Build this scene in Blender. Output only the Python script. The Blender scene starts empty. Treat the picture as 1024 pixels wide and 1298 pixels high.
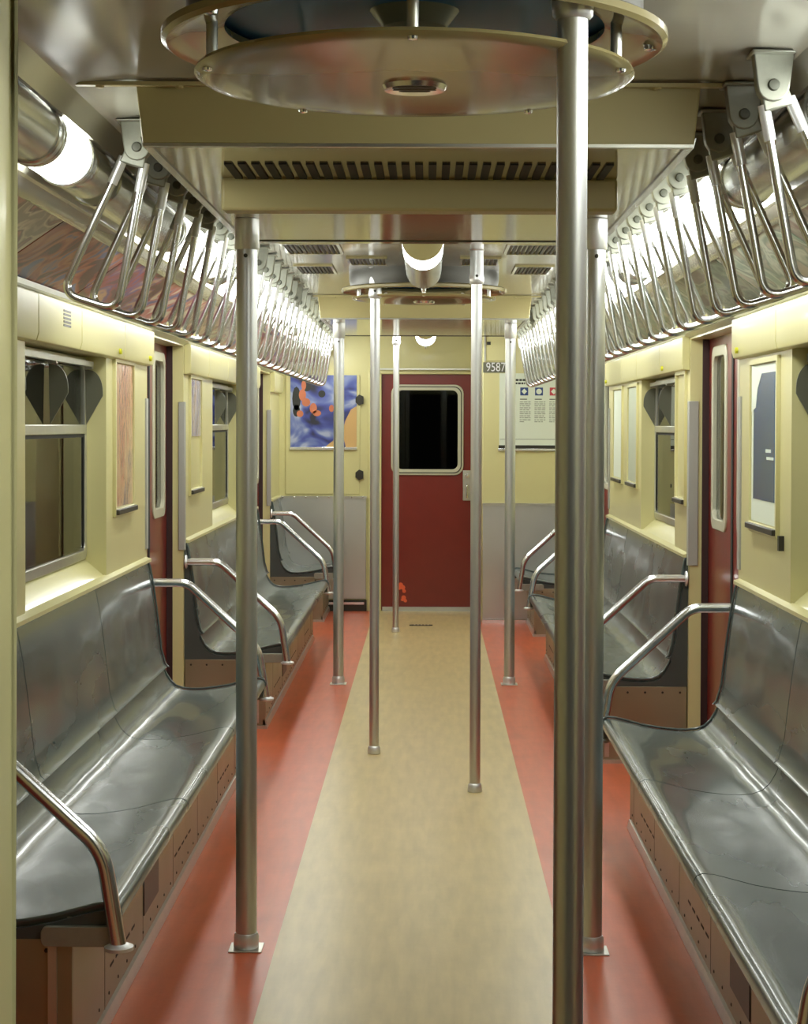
import bpy, bmesh, math, random
from mathutils import Vector, Matrix
R = math.radians
PI = math.pi
random.seed(7)
S = bpy.context.scene
C = S.collection

# ------------------------------------------------------------------ camera
cam_d = bpy.data.cameras.new('camera')
cam = bpy.data.objects.new('camera', cam_d)
C.objects.link(cam)
cam.location = (0.024, 0.0, 1.55)
PITCH = 1.3
cam.rotation_euler = (Matrix.Rotation(R(90 - PITCH), 4, 'X') @ Matrix.Rotation(R(0.18), 4, 'Z')).to_euler()
F_PX = 2300.0
cam_d.sensor_fit = 'HORIZONTAL'
cam_d.sensor_width = 36.0
cam_d.lens = 36.0 * F_PX / 1024.0
cam_d.shift_x = -31.0 / 1024.0
cam_d.shift_y = -(111.0 - F_PX * math.tan(R(PITCH))) / 1024.0
cam_d.clip_start = 0.05
cam_d.clip_end = 100
S.camera = cam

# ------------------------------------------------------------------ world, exposure
w = bpy.data.worlds.new('world')
S.world = w
w.use_nodes = True
bg = w.node_tree.nodes['Background']
bg.inputs[0].default_value = (0.55, 0.6, 0.55, 1)
bg.inputs[1].default_value = 0.03
S.view_settings.view_transform = 'Standard'
S.view_settings.look = 'None'
S.view_settings.exposure = 0.0
S.view_settings.gamma = 1.0
S.view_settings.use_curve_mapping = False
S.cycles.max_bounces = 10
S.cycles.diffuse_bounces = 6
S.cycles.glossy_bounces = 6
S.cycles.transmission_bounces = 6
S.cycles.sample_clamp_indirect = 6.0
S.cycles.use_denoising = True
LAMP = 15.5
LAMP_COL = (0.97, 1.0, 0.94, 1)


# ------------------------------------------------------------------ materials
def srgb(r, g, b):
    f = lambda c: (c / 255.0 / 12.92) if c / 255.0 <= 0.04045 else ((c / 255.0 + 0.055) / 1.055) ** 2.4
    return (f(r), f(g), f(b), 1.0)


def mat(name, col, rough=0.5, metal=0.0, coat=0.0, spec=0.5, noise=0.0, nscale=8.0, bump=0.0, bscale=60.0, stretch=(1, 1, 1), rvar=0.0):
    m = bpy.data.materials.new(name)
    m.use_nodes = True
    nt = m.node_tree
    b = nt.nodes['Principled BSDF']
    b.inputs['Base Color'].default_value = col
    b.inputs['Roughness'].default_value = rough
    b.inputs['Metallic'].default_value = metal
    b.inputs['Coat Weight'].default_value = coat
    b.inputs['Coat Roughness'].default_value = 0.08
    b.inputs['Specular IOR Level'].default_value = spec
    tc = nt.nodes.new('ShaderNodeTexCoord')
    mp = nt.nodes.new('ShaderNodeMapping')
    mp.inputs['Scale'].default_value = stretch
    nt.links.new(tc.outputs['Object'], mp.inputs['Vector'])
    if noise > 0 or rvar > 0:
        n = nt.nodes.new('ShaderNodeTexNoise')
        n.inputs['Scale'].default_value = nscale
        n.inputs['Detail'].default_value = 5
        nt.links.new(mp.outputs[0], n.inputs['Vector'])
        if noise > 0:
            mx = nt.nodes.new('ShaderNodeMix')
            mx.data_type = 'RGBA'
            mx.inputs[6].default_value = tuple(c * (1 - noise) for c in col[:3]) + (1,)
            mx.inputs[7].default_value = tuple(min(1, c * (1 + noise)) for c in col[:3]) + (1,)
            nt.links.new(n.outputs['Fac'], mx.inputs[0])
            nt.links.new(mx.outputs[2], b.inputs['Base Color'])
        if rvar > 0:
            mr = nt.nodes.new('ShaderNodeMapRange')
            mr.inputs['From Min'].default_value = 0.3
            mr.inputs['From Max'].default_value = 0.7
            mr.inputs['To Min'].default_value = max(0.02, rough - rvar)
            mr.inputs['To Max'].default_value = rough + rvar
            nt.links.new(n.outputs['Fac'], mr.inputs['Value'])
            nt.links.new(mr.outputs[0], b.inputs['Roughness'])
    if bump > 0:
        n2 = nt.nodes.new('ShaderNodeTexNoise')
        n2.inputs['Scale'].default_value = bscale
        n2.inputs['Detail'].default_value = 3
        nt.links.new(mp.outputs[0], n2.inputs['Vector'])
        bp = nt.nodes.new('ShaderNodeBump')
        bp.inputs['Strength'].default_value = bump
        bp.inputs['Distance'].default_value = 0.01
        nt.links.new(n2.outputs['Fac'], bp.inputs['Height'])
        nt.links.new(bp.outputs[0], b.inputs['Normal'])
    return m


def emis(name, col, strength):
    m = bpy.data.materials.new(name)
    m.use_nodes = True
    b = m.node_tree.nodes['Principled BSDF']
    b.inputs['Base Color'].default_value = (0.8, 0.8, 0.8, 1)
    b.inputs['Emission Color'].default_value = col
    b.inputs['Emission Strength'].default_value = strength
    return m


def glass(name, tint=(1, 1, 1, 1), refl=1.45):
    m = bpy.data.materials.new(name)
    m.use_nodes = True
    nt = m.node_tree
    nt.nodes.remove(nt.nodes['Principled BSDF'])
    out = nt.nodes['Material Output']
    tr = nt.nodes.new('ShaderNodeBsdfTransparent')
    tr.inputs[0].default_value = tint
    gl = nt.nodes.new('ShaderNodeBsdfGlossy')
    gl.inputs['Roughness'].default_value = 0.02
    fr = nt.nodes.new('ShaderNodeFresnel')
    fr.inputs[0].default_value = refl
    mx = nt.nodes.new('ShaderNodeMixShader')
    nt.links.new(fr.outputs[0], mx.inputs[0])
    nt.links.new(tr.outputs[0], mx.inputs[1])
    nt.links.new(gl.outputs[0], mx.inputs[2])
    nt.links.new(mx.outputs[0], out.inputs[0])
    return m


def swirl(name, cols, scale=3.0, rough=0.2, dist=3.0, stretch=(1, 1, 1), bump=0.0, lo=0.3):
    """printed picture: a few colours in drifting shapes"""
    m = bpy.data.materials.new(name)
    m.use_nodes = True
    nt = m.node_tree
    b = nt.nodes['Principled BSDF']
    b.inputs['Roughness'].default_value = rough
    b.inputs['Coat Weight'].default_value = 0.4
    b.inputs['Coat Roughness'].default_value = 0.1
    tc = nt.nodes.new('ShaderNodeTexCoord')
    mp = nt.nodes.new('ShaderNodeMapping')
    mp.inputs['Scale'].default_value = stretch
    nt.links.new(tc.outputs['Object'], mp.inputs['Vector'])
    n = nt.nodes.new('ShaderNodeTexNoise')
    n.inputs['Scale'].default_value = scale
    n.inputs['Detail'].default_value = 2.5
    n.inputs['Distortion'].default_value = dist
    nt.links.new(mp.outputs[0], n.inputs['Vector'])
    cr = nt.nodes.new('ShaderNodeValToRGB')
    el = cr.color_ramp.elements
    k = len(cols)
    el[0].position = lo
    el[0].color = cols[0]
    el[1].position = 1 - lo
    el[1].color = cols[-1]
    for i in range(1, k - 1):
        e = el.new(lo + (1 - 2 * lo) * i / (k - 1))
        e.color = cols[i]
    nt.links.new(n.outputs['Fac'], cr.inputs[0])
    nt.links.new(cr.outputs[0], b.inputs['Base Color'])
    if bump:
        n2 = nt.nodes.new('ShaderNodeTexNoise')
        n2.inputs['Scale'].default_value = 25
        nt.links.new(tc.outputs['Object'], n2.inputs['Vector'])
        bp = nt.nodes.new('ShaderNodeBump')
        bp.inputs['Strength'].default_value = bump
        bp.inputs['Distance'].default_value = 0.02
        nt.links.new(n2.outputs['Fac'], bp.inputs['Height'])
        nt.links.new(bp.outputs[0], b.inputs['Normal'])
    return m


M = {}
M['cream'] = mat('cream_enamel', srgb(204, 198, 144), 0.3, coat=0.25, noise=0.05, nscale=3, bump=0.04, bscale=14)
M['cream_ceiling'] = mat('cream_ceiling_panel', srgb(160, 150, 106), 0.13, coat=0.6, noise=0.04, nscale=2, bump=0.10, bscale=5)
M['ceiling'] = mat('pale_grey_ceiling', srgb(156, 153, 140), 0.2, coat=0.5, noise=0.04, nscale=2, bump=0.12, bscale=4)
M['cream_duct'] = mat('cream_duct_paint', srgb(182, 171, 120), 0.42, noise=0.03, nscale=3)
M['red'] = mat('red_door_enamel', srgb(116, 34, 26), 0.3, coat=0.25, noise=0.12, nscale=9, bump=0.06, bscale=30)
M['steel'] = mat('brushed_steel', (0.64, 0.65, 0.65, 1), 0.38, metal=0.9, noise=0.08, nscale=30, stretch=(1, 1, 0.05))
M['chrome'] = mat('polished_steel', (0.84, 0.86, 0.89, 1), 0.23, metal=1.0)
M['sleeve'] = mat('cast_white_metal', (0.78, 0.79, 0.80, 1), 0.36, metal=0.7)
M['cast'] = mat('cast_grey_metal', srgb(150, 152, 140), 0.42, metal=0.5, noise=0.12, nscale=60)
M['alu'] = mat('aluminium', (0.62, 0.62, 0.57, 1), 0.3, metal=0.9, noise=0.1, nscale=20)
M['panel_steel'] = mat('stainless_sheet', (0.58, 0.59, 0.57, 1), 0.36, metal=0.9, noise=0.08, nscale=3, bump=0.02, bscale=10, rvar=0.03)
M['seat'] = mat('grey_moulded_plastic', srgb(74, 85, 83), 0.27, coat=0.3, noise=0.10, nscale=1.6, stretch=(1.5, .5, 1.5), rvar=0.025)
M['seat_edge'] = mat('dark_grey_plastic', srgb(66, 72, 70), 0.4, noise=0.1)
M['dark'] = mat('dark_gap', srgb(26, 26, 22), 0.7)
M['dark_metal'] = mat('dark_metal', srgb(58, 56, 48), 0.4, metal=0.4)
M['fan_blue'] = mat('dark_blue_paint', srgb(96, 164, 222), 0.3)
M['fan_disc'] = mat('olive_cream_enamel', srgb(150, 140, 98), 0.2, coat=0.4, noise=.05)
M['pivot'] = mat('grey_pivot', srgb(96, 98, 88), .45, metal=.4)
M['grey_strip'] = mat('grey_rubber_strip', srgb(158, 158, 150), 0.5)
M['glass'] = glass('window_glass', (0.80, 0.84, 0.78, 1), 1.7)
M['dark_glass'] = glass('door_glass', (0.5, 0.52, 0.5, 1), 1.35)
M['lamp_on'] = emis('lit_tube_cover', LAMP_COL, LAMP)
M['lamp_off'] = mat('dull_tube_cover', (0.62, 0.64, 0.62, 1), 0.24, metal=0.75, noise=0.15, nscale=12, stretch=(1, 0.2, 1), bump=0.1, bscale=20)
M['white_frame'] = mat('pale_window_frame', srgb(196, 194, 172), 0.35, metal=0.3)
M['white'] = mat('white_paper', srgb(214, 222, 206), 0.5, bump=0.1, bscale=12)
M['blue_print'] = mat('blue_print', srgb(40, 66, 120), 0.4)
M['teal_print'] = mat('blue_grey_print', srgb(20, 70, 110), 0.25, noise=0.3, nscale=4, coat=0.4)
M['red_print'] = mat('red_print', srgb(190, 60, 70), 0.4)
M['grey_print'] = mat('grey_print', srgb(126, 132, 122), 0.5)
M['black_print'] = mat('black_print', srgb(38, 40, 36), 0.5)
M['orange'] = mat('orange_paint', srgb(226, 96, 56), 0.5)
M['yellow'] = mat('yellow_latch', srgb(196, 196, 40), 0.4)
M['seal'] = mat('maroon_seal', srgb(52, 30, 30), .5)
M['guard'] = mat('grey_guard', srgb(104, 104, 88), 0.4, metal=0.3)
M['base_steel'] = mat('worn_base_steel', (0.36, 0.335, 0.235, 1), 0.42, metal=0.85, noise=0.15, nscale=4, rvar=0.08)
M['tunnel'] = mat('tunnel_wall', srgb(120, 118, 96), 0.8, noise=0.3, nscale=1.2)


def floor_mat():
    m = bpy.data.materials.new('floor_tiles')
    m.use_nodes = True
    nt = m.node_tree
    b = nt.nodes['Principled BSDF']
    geo = nt.nodes.new('ShaderNodeTexCoord')
    sep = nt.nodes.new('ShaderNodeSeparateXYZ')
    nt.links.new(geo.outputs['Object'], sep.inputs[0])
    ab = nt.nodes.new('ShaderNodeMath'); ab.operation = 'ABSOLUTE'
    nt.links.new(sep.outputs['X'], ab.inputs[0])
    lt = nt.nodes.new('ShaderNodeMath'); lt.operation = 'LESS_THAN'; lt.inputs[1].default_value = 0.425
    nt.links.new(ab.outputs[0], lt.inputs[0])
    gy = nt.nodes.new('ShaderNodeMath'); gy.operation = 'GREATER_THAN'; gy.inputs[1].default_value = 14.16
    nt.links.new(sep.outputs['Y'], gy.inputs[0])
    n = nt.nodes.new('ShaderNodeTexNoise'); n.inputs['Scale'].default_value = 5; n.inputs['Detail'].default_value = 8
    n.inputs['Roughness'].default_value = 0.65
    nt.links.new(geo.outputs['Object'], n.inputs['Vector'])

    def pair(c, k):
        mx = nt.nodes.new('ShaderNodeMix'); mx.data_type = 'RGBA'
        mx.inputs[6].default_value = tuple(v * (1 - k) for v in c[:3]) + (1,)
        mx.inputs[7].default_value = tuple(v * (1 + k) for v in c[:3]) + (1,)
        nt.links.new(n.outputs['Fac'], mx.inputs[0])
        return mx
    red = pair(srgb(194, 88, 50), 0.20)
    bei = pair(srgb(194, 174, 124), 0.12)
    mx = nt.nodes.new('ShaderNodeMix'); mx.data_type = 'RGBA'
    nt.links.new(lt.outputs[0], mx.inputs[0])
    nt.links.new(red.outputs[2], mx.inputs[6])
    nt.links.new(bei.outputs[2], mx.inputs[7])
    # scuffs running with the aisle
    mp = nt.nodes.new('ShaderNodeMapping'); mp.inputs['Scale'].default_value = (9, 1.2, 1)
    nt.links.new(geo.outputs['Object'], mp.inputs[0])
    n2 = nt.nodes.new('ShaderNodeTexNoise'); n2.inputs['Scale'].default_value = 3; n2.inputs['Detail'].default_value = 6
    nt.links.new(mp.outputs[0], n2.inputs['Vector'])
    mr = nt.nodes.new('ShaderNodeMapRange')
    mr.inputs['From Min'].default_value = 0.3; mr.inputs['From Max'].default_value = 0.7
    mr.inputs['To Min'].default_value = 0.86; mr.inputs['To Max'].default_value = 1.06
    nt.links.new(n2.outputs['Fac'], mr.inputs[0])
    mm = nt.nodes.new('ShaderNodeMix'); mm.data_type = 'RGBA'; mm.blend_type = 'MULTIPLY'; mm.inputs[0].default_value = 1
    nt.links.new(mx.outputs[2], mm.inputs[6])
    nt.links.new(mr.outputs[0], mm.inputs[7])
    nt.links.new(mm.outputs[2], b.inputs['Base Color'])
    b.inputs['Roughness'].default_value = 0.34
    b.inputs['Coat Weight'].default_value = 0.15
    b.inputs['Coat Roughness'].default_value = 0.25
    bp = nt.nodes.new('ShaderNodeBump'); bp.inputs['Strength'].default_value = 0.12; bp.inputs['Distance'].default_value = 0.01
    nt.links.new(n.outputs['Fac'], bp.inputs['Height'])
    nt.links.new(bp.outputs[0], b.inputs['Normal'])
    return m


M['floor'] = floor_mat()


# ------------------------------------------------------------------ mesh helpers
class MB:
    def __init__(self):
        self.v = []
        self.f = []

    def box(self, x0, x1, y0, y1, z0, z1):
        if x0 > x1: x0, x1 = x1, x0
        if y0 > y1: y0, y1 = y1, y0
        if z0 > z1: z0, z1 = z1, z0
        n = len(self.v)
        self.v += [(x, y, z) for z in (z0, z1) for y in (y0, y1) for x in (x0, x1)]
        for q in ((0, 2, 3, 1), (4, 5, 7, 6), (0, 1, 5, 4), (2, 6, 7, 3), (0, 4, 6, 2), (1, 3, 7, 5)):
            self.f.append(tuple(n + i for i in q))
        return self

    def prism_y(self, poly, y0, y1):
        """poly: list of (x, z); closed, extruded in y"""
        n = len(self.v)
        k = len(poly)
        self.v += [(x, y0, z) for x, z in poly] + [(x, y1, z) for x, z in poly]
        for i in range(k):
            j = (i + 1) % k
            self.f.append((n + i, n + j, n + k + j, n + k + i))
        self.f.append(tuple(n + i for i in range(k))[::-1])
        self.f.append(tuple(n + k + i for i in range(k)))
        return self

    def prism(self, poly, origin, u, v, wdir, depth):
        """poly in (a, b) along u, v from origin, extruded along wdir"""
        o, u, v, wd = Vector(origin), Vector(u), Vector(v), Vector(wdir).normalized() * depth
        n = len(self.v)
        k = len(poly)
        p0 = [o + u * a + v * b for a, b in poly]
        self.v += [tuple(p) for p in p0] + [tuple(p + wd) for p in p0]
        for i in range(k):
            j = (i + 1) % k
            self.f.append((n + i, n + j, n + k + j, n + k + i))
        self.f.append(tuple(n + i for i in range(k))[::-1])
        self.f.append(tuple(n + k + i for i in range(k)))
        return self

    def ring_frame(self, outer, inner, origin, u, v, wdir, depth):
        """frame between two loops with the same number of points"""
        o, u, v, wd = Vector(origin), Vector(u), Vector(v), Vector(wdir).normalized() * depth
        n = len(self.v)
        k = len(outer)
        for off in (Vector((0, 0, 0)), wd):
            for lp in (outer, inner):
                self.v += [tuple(o + off + u * a + v * b) for a, b in lp]
        A, B, D, E = n, n + k, n + 2 * k, n + 3 * k
        for i in range(k):
            j = (i + 1) % k
            self.f.append((A + i, B + i, B + j, A + j))
            self.f.append((D + i, D + j, E + j, E + i))
            self.f.append((A + i, A + j, D + j, D + i))
            self.f.append((B + i, E + i, E + j, B + j))
        return self

    def tube(self, path, r, seg=16, closed=False, caps=True):
        pts = [Vector(p) for p in path]
        k = len(pts)
        rr = r if isinstance(r, (list, tuple)) else [r] * k
        n0 = len(self.v)
        prev = None
        for i, p in enumerate(pts):
            if closed:
                t = (pts[(i + 1) % k] - pts[i - 1]).normalized()
            elif i == 0:
                t = (pts[1] - pts[0]).normalized()
            elif i == k - 1:
                t = (pts[-1] - pts[-2]).normalized()
            else:
                t = ((pts[i + 1] - p).normalized() + (p - pts[i - 1]).normalized()).normalized()
            if prev is None:
                a = Vector((0, 1, 0)) if abs(t.y) < 0.9 else Vector((1, 0, 0))
                prev = (a - t * a.dot(t)).normalized()
            else:
                prev = (prev - t * prev.dot(t)).normalized()
            b = t.cross(prev)
            for s in range(seg):
                an = 2 * PI * s / seg
                self.v.append(tuple(p + (prev * math.cos(an) + b * math.sin(an)) * rr[i]))
        rng = k if closed else k - 1
        for i in range(rng):
            j = (i + 1) % k
            for s in range(seg):
                q = (s + 1) % seg
                self.f.append((n0 + i * seg + s, n0 + i * seg + q, n0 + j * seg + q, n0 + j * seg + s))
        if caps and not closed:
            self.f.append(tuple(n0 + s for s in range(seg))[::-1])
            self.f.append(tuple(n0 + (k - 1) * seg + s for s in range(seg)))
        return self

    def lathe(self, prof, c, seg=48, axis='Z', closed=False):
        """prof: (r, h) list round the axis through c"""
        n = len(self.v)
        c = Vector(c)
        for r, h in prof:
            for s in range(seg):
                a = 2 * PI * s / seg
                if axis == 'Z':
                    self.v.append(tuple(c + Vector((r * math.cos(a), r * math.sin(a), h))))
                elif axis == 'Y':
                    self.v.append(tuple(c + Vector((r * math.cos(a), h, r * math.sin(a)))))
                else:
                    self.v.append(tuple(c + Vector((h, r * math.cos(a), r * math.sin(a)))))
        k = len(prof)
        for i in range(k if closed else k - 1):
            j = (i + 1) % k
            for s in range(seg):
                q = (s + 1) % seg
                self.f.append((n + i * seg + s, n + i * seg + q, n + j * seg + q, n + j * seg + s))
        if not closed:
            if prof[0][0] > 1e-5:
                self.f.append(tuple(n + s for s in range(seg))[::-1])
            if prof[-1][0] > 1e-5:
                self.f.append(tuple(n + (k - 1) * seg + s for s in range(seg)))
        return self

    def build(self, name, m, parent=None, smooth=40, bevel=0.0, bseg=2):
        me = bpy.data.meshes.new(name)
        me.from_pydata(self.v, [], self.f)
        bm = bmesh.new()
        bm.from_mesh(me)
        bmesh.ops.remove_doubles(bm, verts=bm.verts, dist=1e-6)
        bmesh.ops.recalc_face_normals(bm, faces=bm.faces)
        bm.to_mesh(me)
        bm.free()
        for p in me.polygons:
            p.use_smooth = True
        me.set_sharp_from_angle(angle=R(smooth))
        me.materials.append(m)
        o = bpy.data.objects.new(name, me)
        C.objects.link(o)
        if parent:
            o.parent = parent
            o.matrix_parent_inverse = Matrix.Translation(-Vector(parent.location))
        if bevel > 0:
            bv = o.modifiers.new('bevel', 'BEVEL')
            bv.width = bevel
            bv.segments = bseg
            bv.limit_method = 'ANGLE'
            bv.angle_limit = R(40)
        return o


def empty(name, loc, label=None, cat=None, group=None, kind=None):
    o = bpy.data.objects.new(name, None)
    o.empty_display_size = 0.1
    C.objects.link(o)
    o.location = loc
    tag(o, label, cat, group, kind)
    return o


def tag(o, label=None, cat=None, group=None, kind=None):
    if label: o['label'] = label
    if cat: o['category'] = cat
    if group: o['group'] = group
    if kind: o['kind'] = kind
    return o


def struct(mb, name, m, label=None, **kw):
    o = mb.build(name, m, **kw)
    o['kind'] = 'structure'
    if label: o['label'] = label
    return o


def copy_tree(o, parent=None):
    c = o.copy()
    C.objects.link(c)
    if parent:
        c.parent = parent
    for ch in list(o.children):
        copy_tree(ch, c)
    return c


def fillet(pts, rad, n=7):
    """round the inner corners of an open 3D path"""
    P = [Vector(p) for p in pts]
    out = [P[0]]
    for i in range(1, len(P) - 1):
        a, b, c = P[i - 1], P[i], P[i + 1]
        r = rad[i - 1] if isinstance(rad, (list, tuple)) else rad
        d1, d2 = (a - b).normalized(), (c - b).normalized()
        ang = d1.angle(d2)
        t = min(r / math.tan(ang / 2), (a - b).length * 0.49, (c - b).length * 0.49)
        s, e = b + d1 * t, b + d2 * t
        for k in range(n + 1):
            u = k / n
            out.append((1 - u) ** 2 * s + 2 * u * (1 - u) * b + u * u * e)
    out.append(P[-1])
    return out


def rrect(x0, x1, y0, y1, r, n=6):
    pts = []
    for cx, cy, a0 in ((x1 - r, y1 - r, 0), (x0 + r, y1 - r, 90), (x0 + r, y0 + r, 180), (x1 - r, y0 + r, 270)):
        for k in range(n + 1):
            a = R(a0 + 90 * k / n)
            pts.append((cx + r * math.cos(a), cy + r * math.sin(a)))
    return pts


def text_verts(body, size, extrude, matrix):
    cu = bpy.data.curves.new('t', 'FONT')
    cu.body = body
    cu.size = size
    cu.extrude = extrude
    cu.align_x = 'CENTER'
    cu.align_y = 'CENTER'
    cu.resolution_u = 3
    o = bpy.data.objects.new('t', cu)
    C.objects.link(o)
    dg = bpy.context.evaluated_depsgraph_get()
    me = bpy.data.meshes.new_from_object(o.evaluated_get(dg))
    mb = MB()
    mb.v = [tuple(matrix @ v.co) for v in me.vertices]
    mb.f = [tuple(p.vertices) for p in me.polygons]
    bpy.data.objects.remove(o)
    bpy.data.curves.remove(cu)
    return mb


ORD = ['', 'first', 'second', 'third', 'fourth', 'fifth', 'sixth', 'seventh', 'eighth', 'ninth', 'tenth', 'eleventh', 'twelfth',
       'thirteenth', 'fourteenth', 'fifteenth', 'sixteenth', 'seventeenth', 'eighteenth', 'nineteenth', 'twentieth',
       'twenty-first', 'twenty-second', 'twenty-third', 'twenty-fourth', 'twenty-fifth', 'twenty-sixth', 'twenty-seventh',
       'twenty-eighth', 'twenty-ninth', 'thirtieth', 'thirty-first', 'thirty-second', 'thirty-third', 'thirty-fourth', 'thirty-fifth']

# ------------------------------------------------------------------ plan of the car (metres)
NEAR, FAR = 1.70, 15.04
CAB = 14.15                       # right bulkhead stands nearer than the left one
WX, OX = 1.214, 1.31              # inner face of side wall, window plane
ZC, ZS = 2.282, 2.15               # ceiling, dropped duct
DOORS = {-1: [(2.9, 4.15), (7.98, 9.17), (13.0, 14.17)], 1: [(2.0, 3.22), (6.95, 8.26), (11.95, 13.22)]}
BENCH = {-1: [(4.19, 7.95), (9.2, 12.97), (14.2, 15.03)], 1: [(3.27, 6.92), (8.29, 11.92), (13.25, 14.14)]}
WIN = {-1: [(5.57, 6.97), (10.4, 11.9)], 1: [(4.5, 5.95), (8.75, 10.15)]}
SIDE = {-1: 'left', 1: 'right'}

# ------------------------------------------------------------------ floor
struct(MB().box(-1.35, 1.35, 1.55, 15.2, -0.06, 0.0), 'floor', M['floor'], 'red vinyl floor with beige centre aisle')

# ------------------------------------------------------------------ side walls
for s in (-1, 1):
    mb = MB()
    secs = []
    y = NEAR
    for a, b in DOORS[s]:
        if a > y: secs.append((y, a))
        y = b
    end = FAR if s < 0 else CAB
    secs.append((y, FAR))
    for a, b in secs:
        ws = [q for q in WIN[s] if q[0] > a and q[1] < b]
        mb.box(s * WX, s * (OX + .06), a, b, 0, 0.955)
        mb.box(s * WX, s * (OX + .06), a, b, 1.805, 1.965)
        y = a
        for p, q in ws:
            mb.box(s * WX, s * (OX + .06), y, p, 0.955, 1.805)
            # sloping sill
            mb.prism_y([(s * WX, .955), (s * (OX + .03), .955), (s * (OX + .03), 1.035), (s * (OX - .01), 1.03), (s * (WX + .012), .967)], p, q)
            y = q
        mb.box(s * WX, s * (OX + .06), y, b, 0.955, 1.805)
    for a, b in DOORS[s]:
        mb.box(s * WX, s * (OX + .06), a, b, 1.94, 1.965)
    struct(mb, 'wall_' + SIDE[s], M['cream'], 'cream enamelled side wall of the car')

# ledge trim above the seat backs
n_trim = 0
for s in (-1, 1):
    for a, b in BENCH[s]:
        n_trim += 1
        mb = MB().prism_y([(s * 1.19, .945), (s * 1.19, .958), (s * 1.222, .968), (s * 1.222, .945)], a, b)
        struct(mb, 'trim_%d' % n_trim, M['cream'], 'cream ledge over the seat backs')

# header panels above windows, each with seams between
seams = {-1: [(1.72, 2.88), (4.17, 5.6), (5.605, 6.3), (6.305, 7.2), (7.205, 7.96), (9.19, 9.95), (9.955, 10.9), (10.905, 11.9), (11.905, 12.98), (14.19, 15.0)],
         1: [(3.24, 3.9), (3.905, 4.9), (4.905, 6.05), (6.055, 6.93), (8.28, 9.1), (9.105, 10.1), (10.105, 10.9), (10.905, 11.93), (13.24, 14.1)]}
for s in (-1, 1):
    for i, (a, b) in enumerate(seams[s]):
        n_trim += 1
        mb = MB().prism_y([(s * WX, 1.80), (s * 1.185, 1.805), (s * 1.178, 1.83), (s * 1.178, 1.95), (s * WX, 1.968)], a, b - 0.004)
        o = struct(mb, 'trim_%d' % n_trim, M['cream'], 'cream access panel above the windows', bevel=0.003)
        kb = MB().lathe([(0.0, 0), (0.012, 0.0), (0.011, -.010), (0, -.013)] if s > 0 else [(0.0, 0), (0.012, 0.0), (0.011, .010), (0, .013)],
                        (s * 1.178, b - 0.14, 1.83), 14, 'X')
        if i in (3, 4, 7): kb.build('latch', M['yellow'], o)
        if s < 0 and i == 2:
            g = MB()
            for k in range(5):
                g.box(s * 1.1785, s * 1.1765, 5.98, 6.1, 1.87 + k * .012, 1.877 + k * .012)
            g.build('vent_plate', M['dark_metal'], o)

# grey door-pocket strips on the wall faces beside doors
for s in (-1, 1):
    for a, b in DOORS[s]:
        n_trim += 1
        struct(MB().box(s * (WX - .008), s * (WX + (.038 if s > 0 else .025)), b - .010, b + .035, .91, 1.66), 'trim_%d' % n_trim, M['grey_strip'], 'grey rubber guard on the door post', bevel=.003)
        n_trim += 1
        struct(MB().box(s * (WX + .055), s * (WX + .085), b - .009, b, 0, 1.94), 'trim_%d' % n_trim, M['seal'], 'dark rubber door seal')
        for yy in (a - .055,):
            n_trim += 1
            struct(MB().box(s * (WX + .002), s * (WX - .008), yy, yy + .045, 1.0, 1.66), 'trim_%d' % n_trim, M['grey_strip'], 'grey rubber finger guard', bevel=0.002)

# ------------------------------------------------------------------ windows
def make_window(idx, s, a, b):
    u, v, wd = (0, 1, 0), (0, 0, 1), (s, 0, 0)
    x = s * (OX - .022)
    zb, zt = 1.03, 1.80
    fr = MB().ring_frame(rrect(a, b, zb, zt, .04), rrect(a + .035, b - .035, zb + .035, zt - .03, .035), (x, 0, 0), u, v, wd, .03)
    o = struct(fr, 'window_%d' % idx, M['alu'], 'aluminium framed car window', bevel=.002)
    MB().box(x - s * .004, x + s * .024, a + .03, b - .03, 1.51, 1.545).build('transom', M['alu'], o, bevel=.003)
    MB().box(x + s * .008, x + s * .013, a + .03, b - .03, zb + .03, zt - .02).build('pane', M['glass'], o)
    MB().box(x + s * .005, x + s * .014, a + .03, b - .03, 1.497, 1.51).box(x + s * .004, x + s * .014, b - .048, b - .034, zb + .04, 1.50).build('gasket', M['dark'], o)
    # ventilator: hinge rod at the top and quarter plates standing across the opening
    MB().box(x - s * .03, x - s * .002, a + .02, b - .02, 1.765, 1.785).build('vent_rail', M['alu'], o)
    for yy in (a + .04, (a + b) / 2, b - .035):
        pl = []
        for t in range(9):
            an = PI * t / 8
            pl.append((0.012 + .055 * math.sin(PI * .5 * t / 8) ** .8, 1.755 - .085 * (t / 8) ** 1.6))
        poly = [(0.0, 1.755)] + pl + [(.067, 1.655), (0.004, 1.545)]
        MB().prism([(-s * p, q) for p, q in poly], (x, yy, 0), (1, 0, 0), (0, 0, 1), (0, 1, 0), .006).build('vent_guard', M['guard'], o)
        MB().box(x - s * .028, x, yy - .012, yy + .02, 1.757, 1.767).build('vent_clip', M['alu'], o)


k = 0
for s in (-1, 1):
    for a, b in WIN[s]:
        k += 1
        make_window(k, s, a, b)

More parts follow.
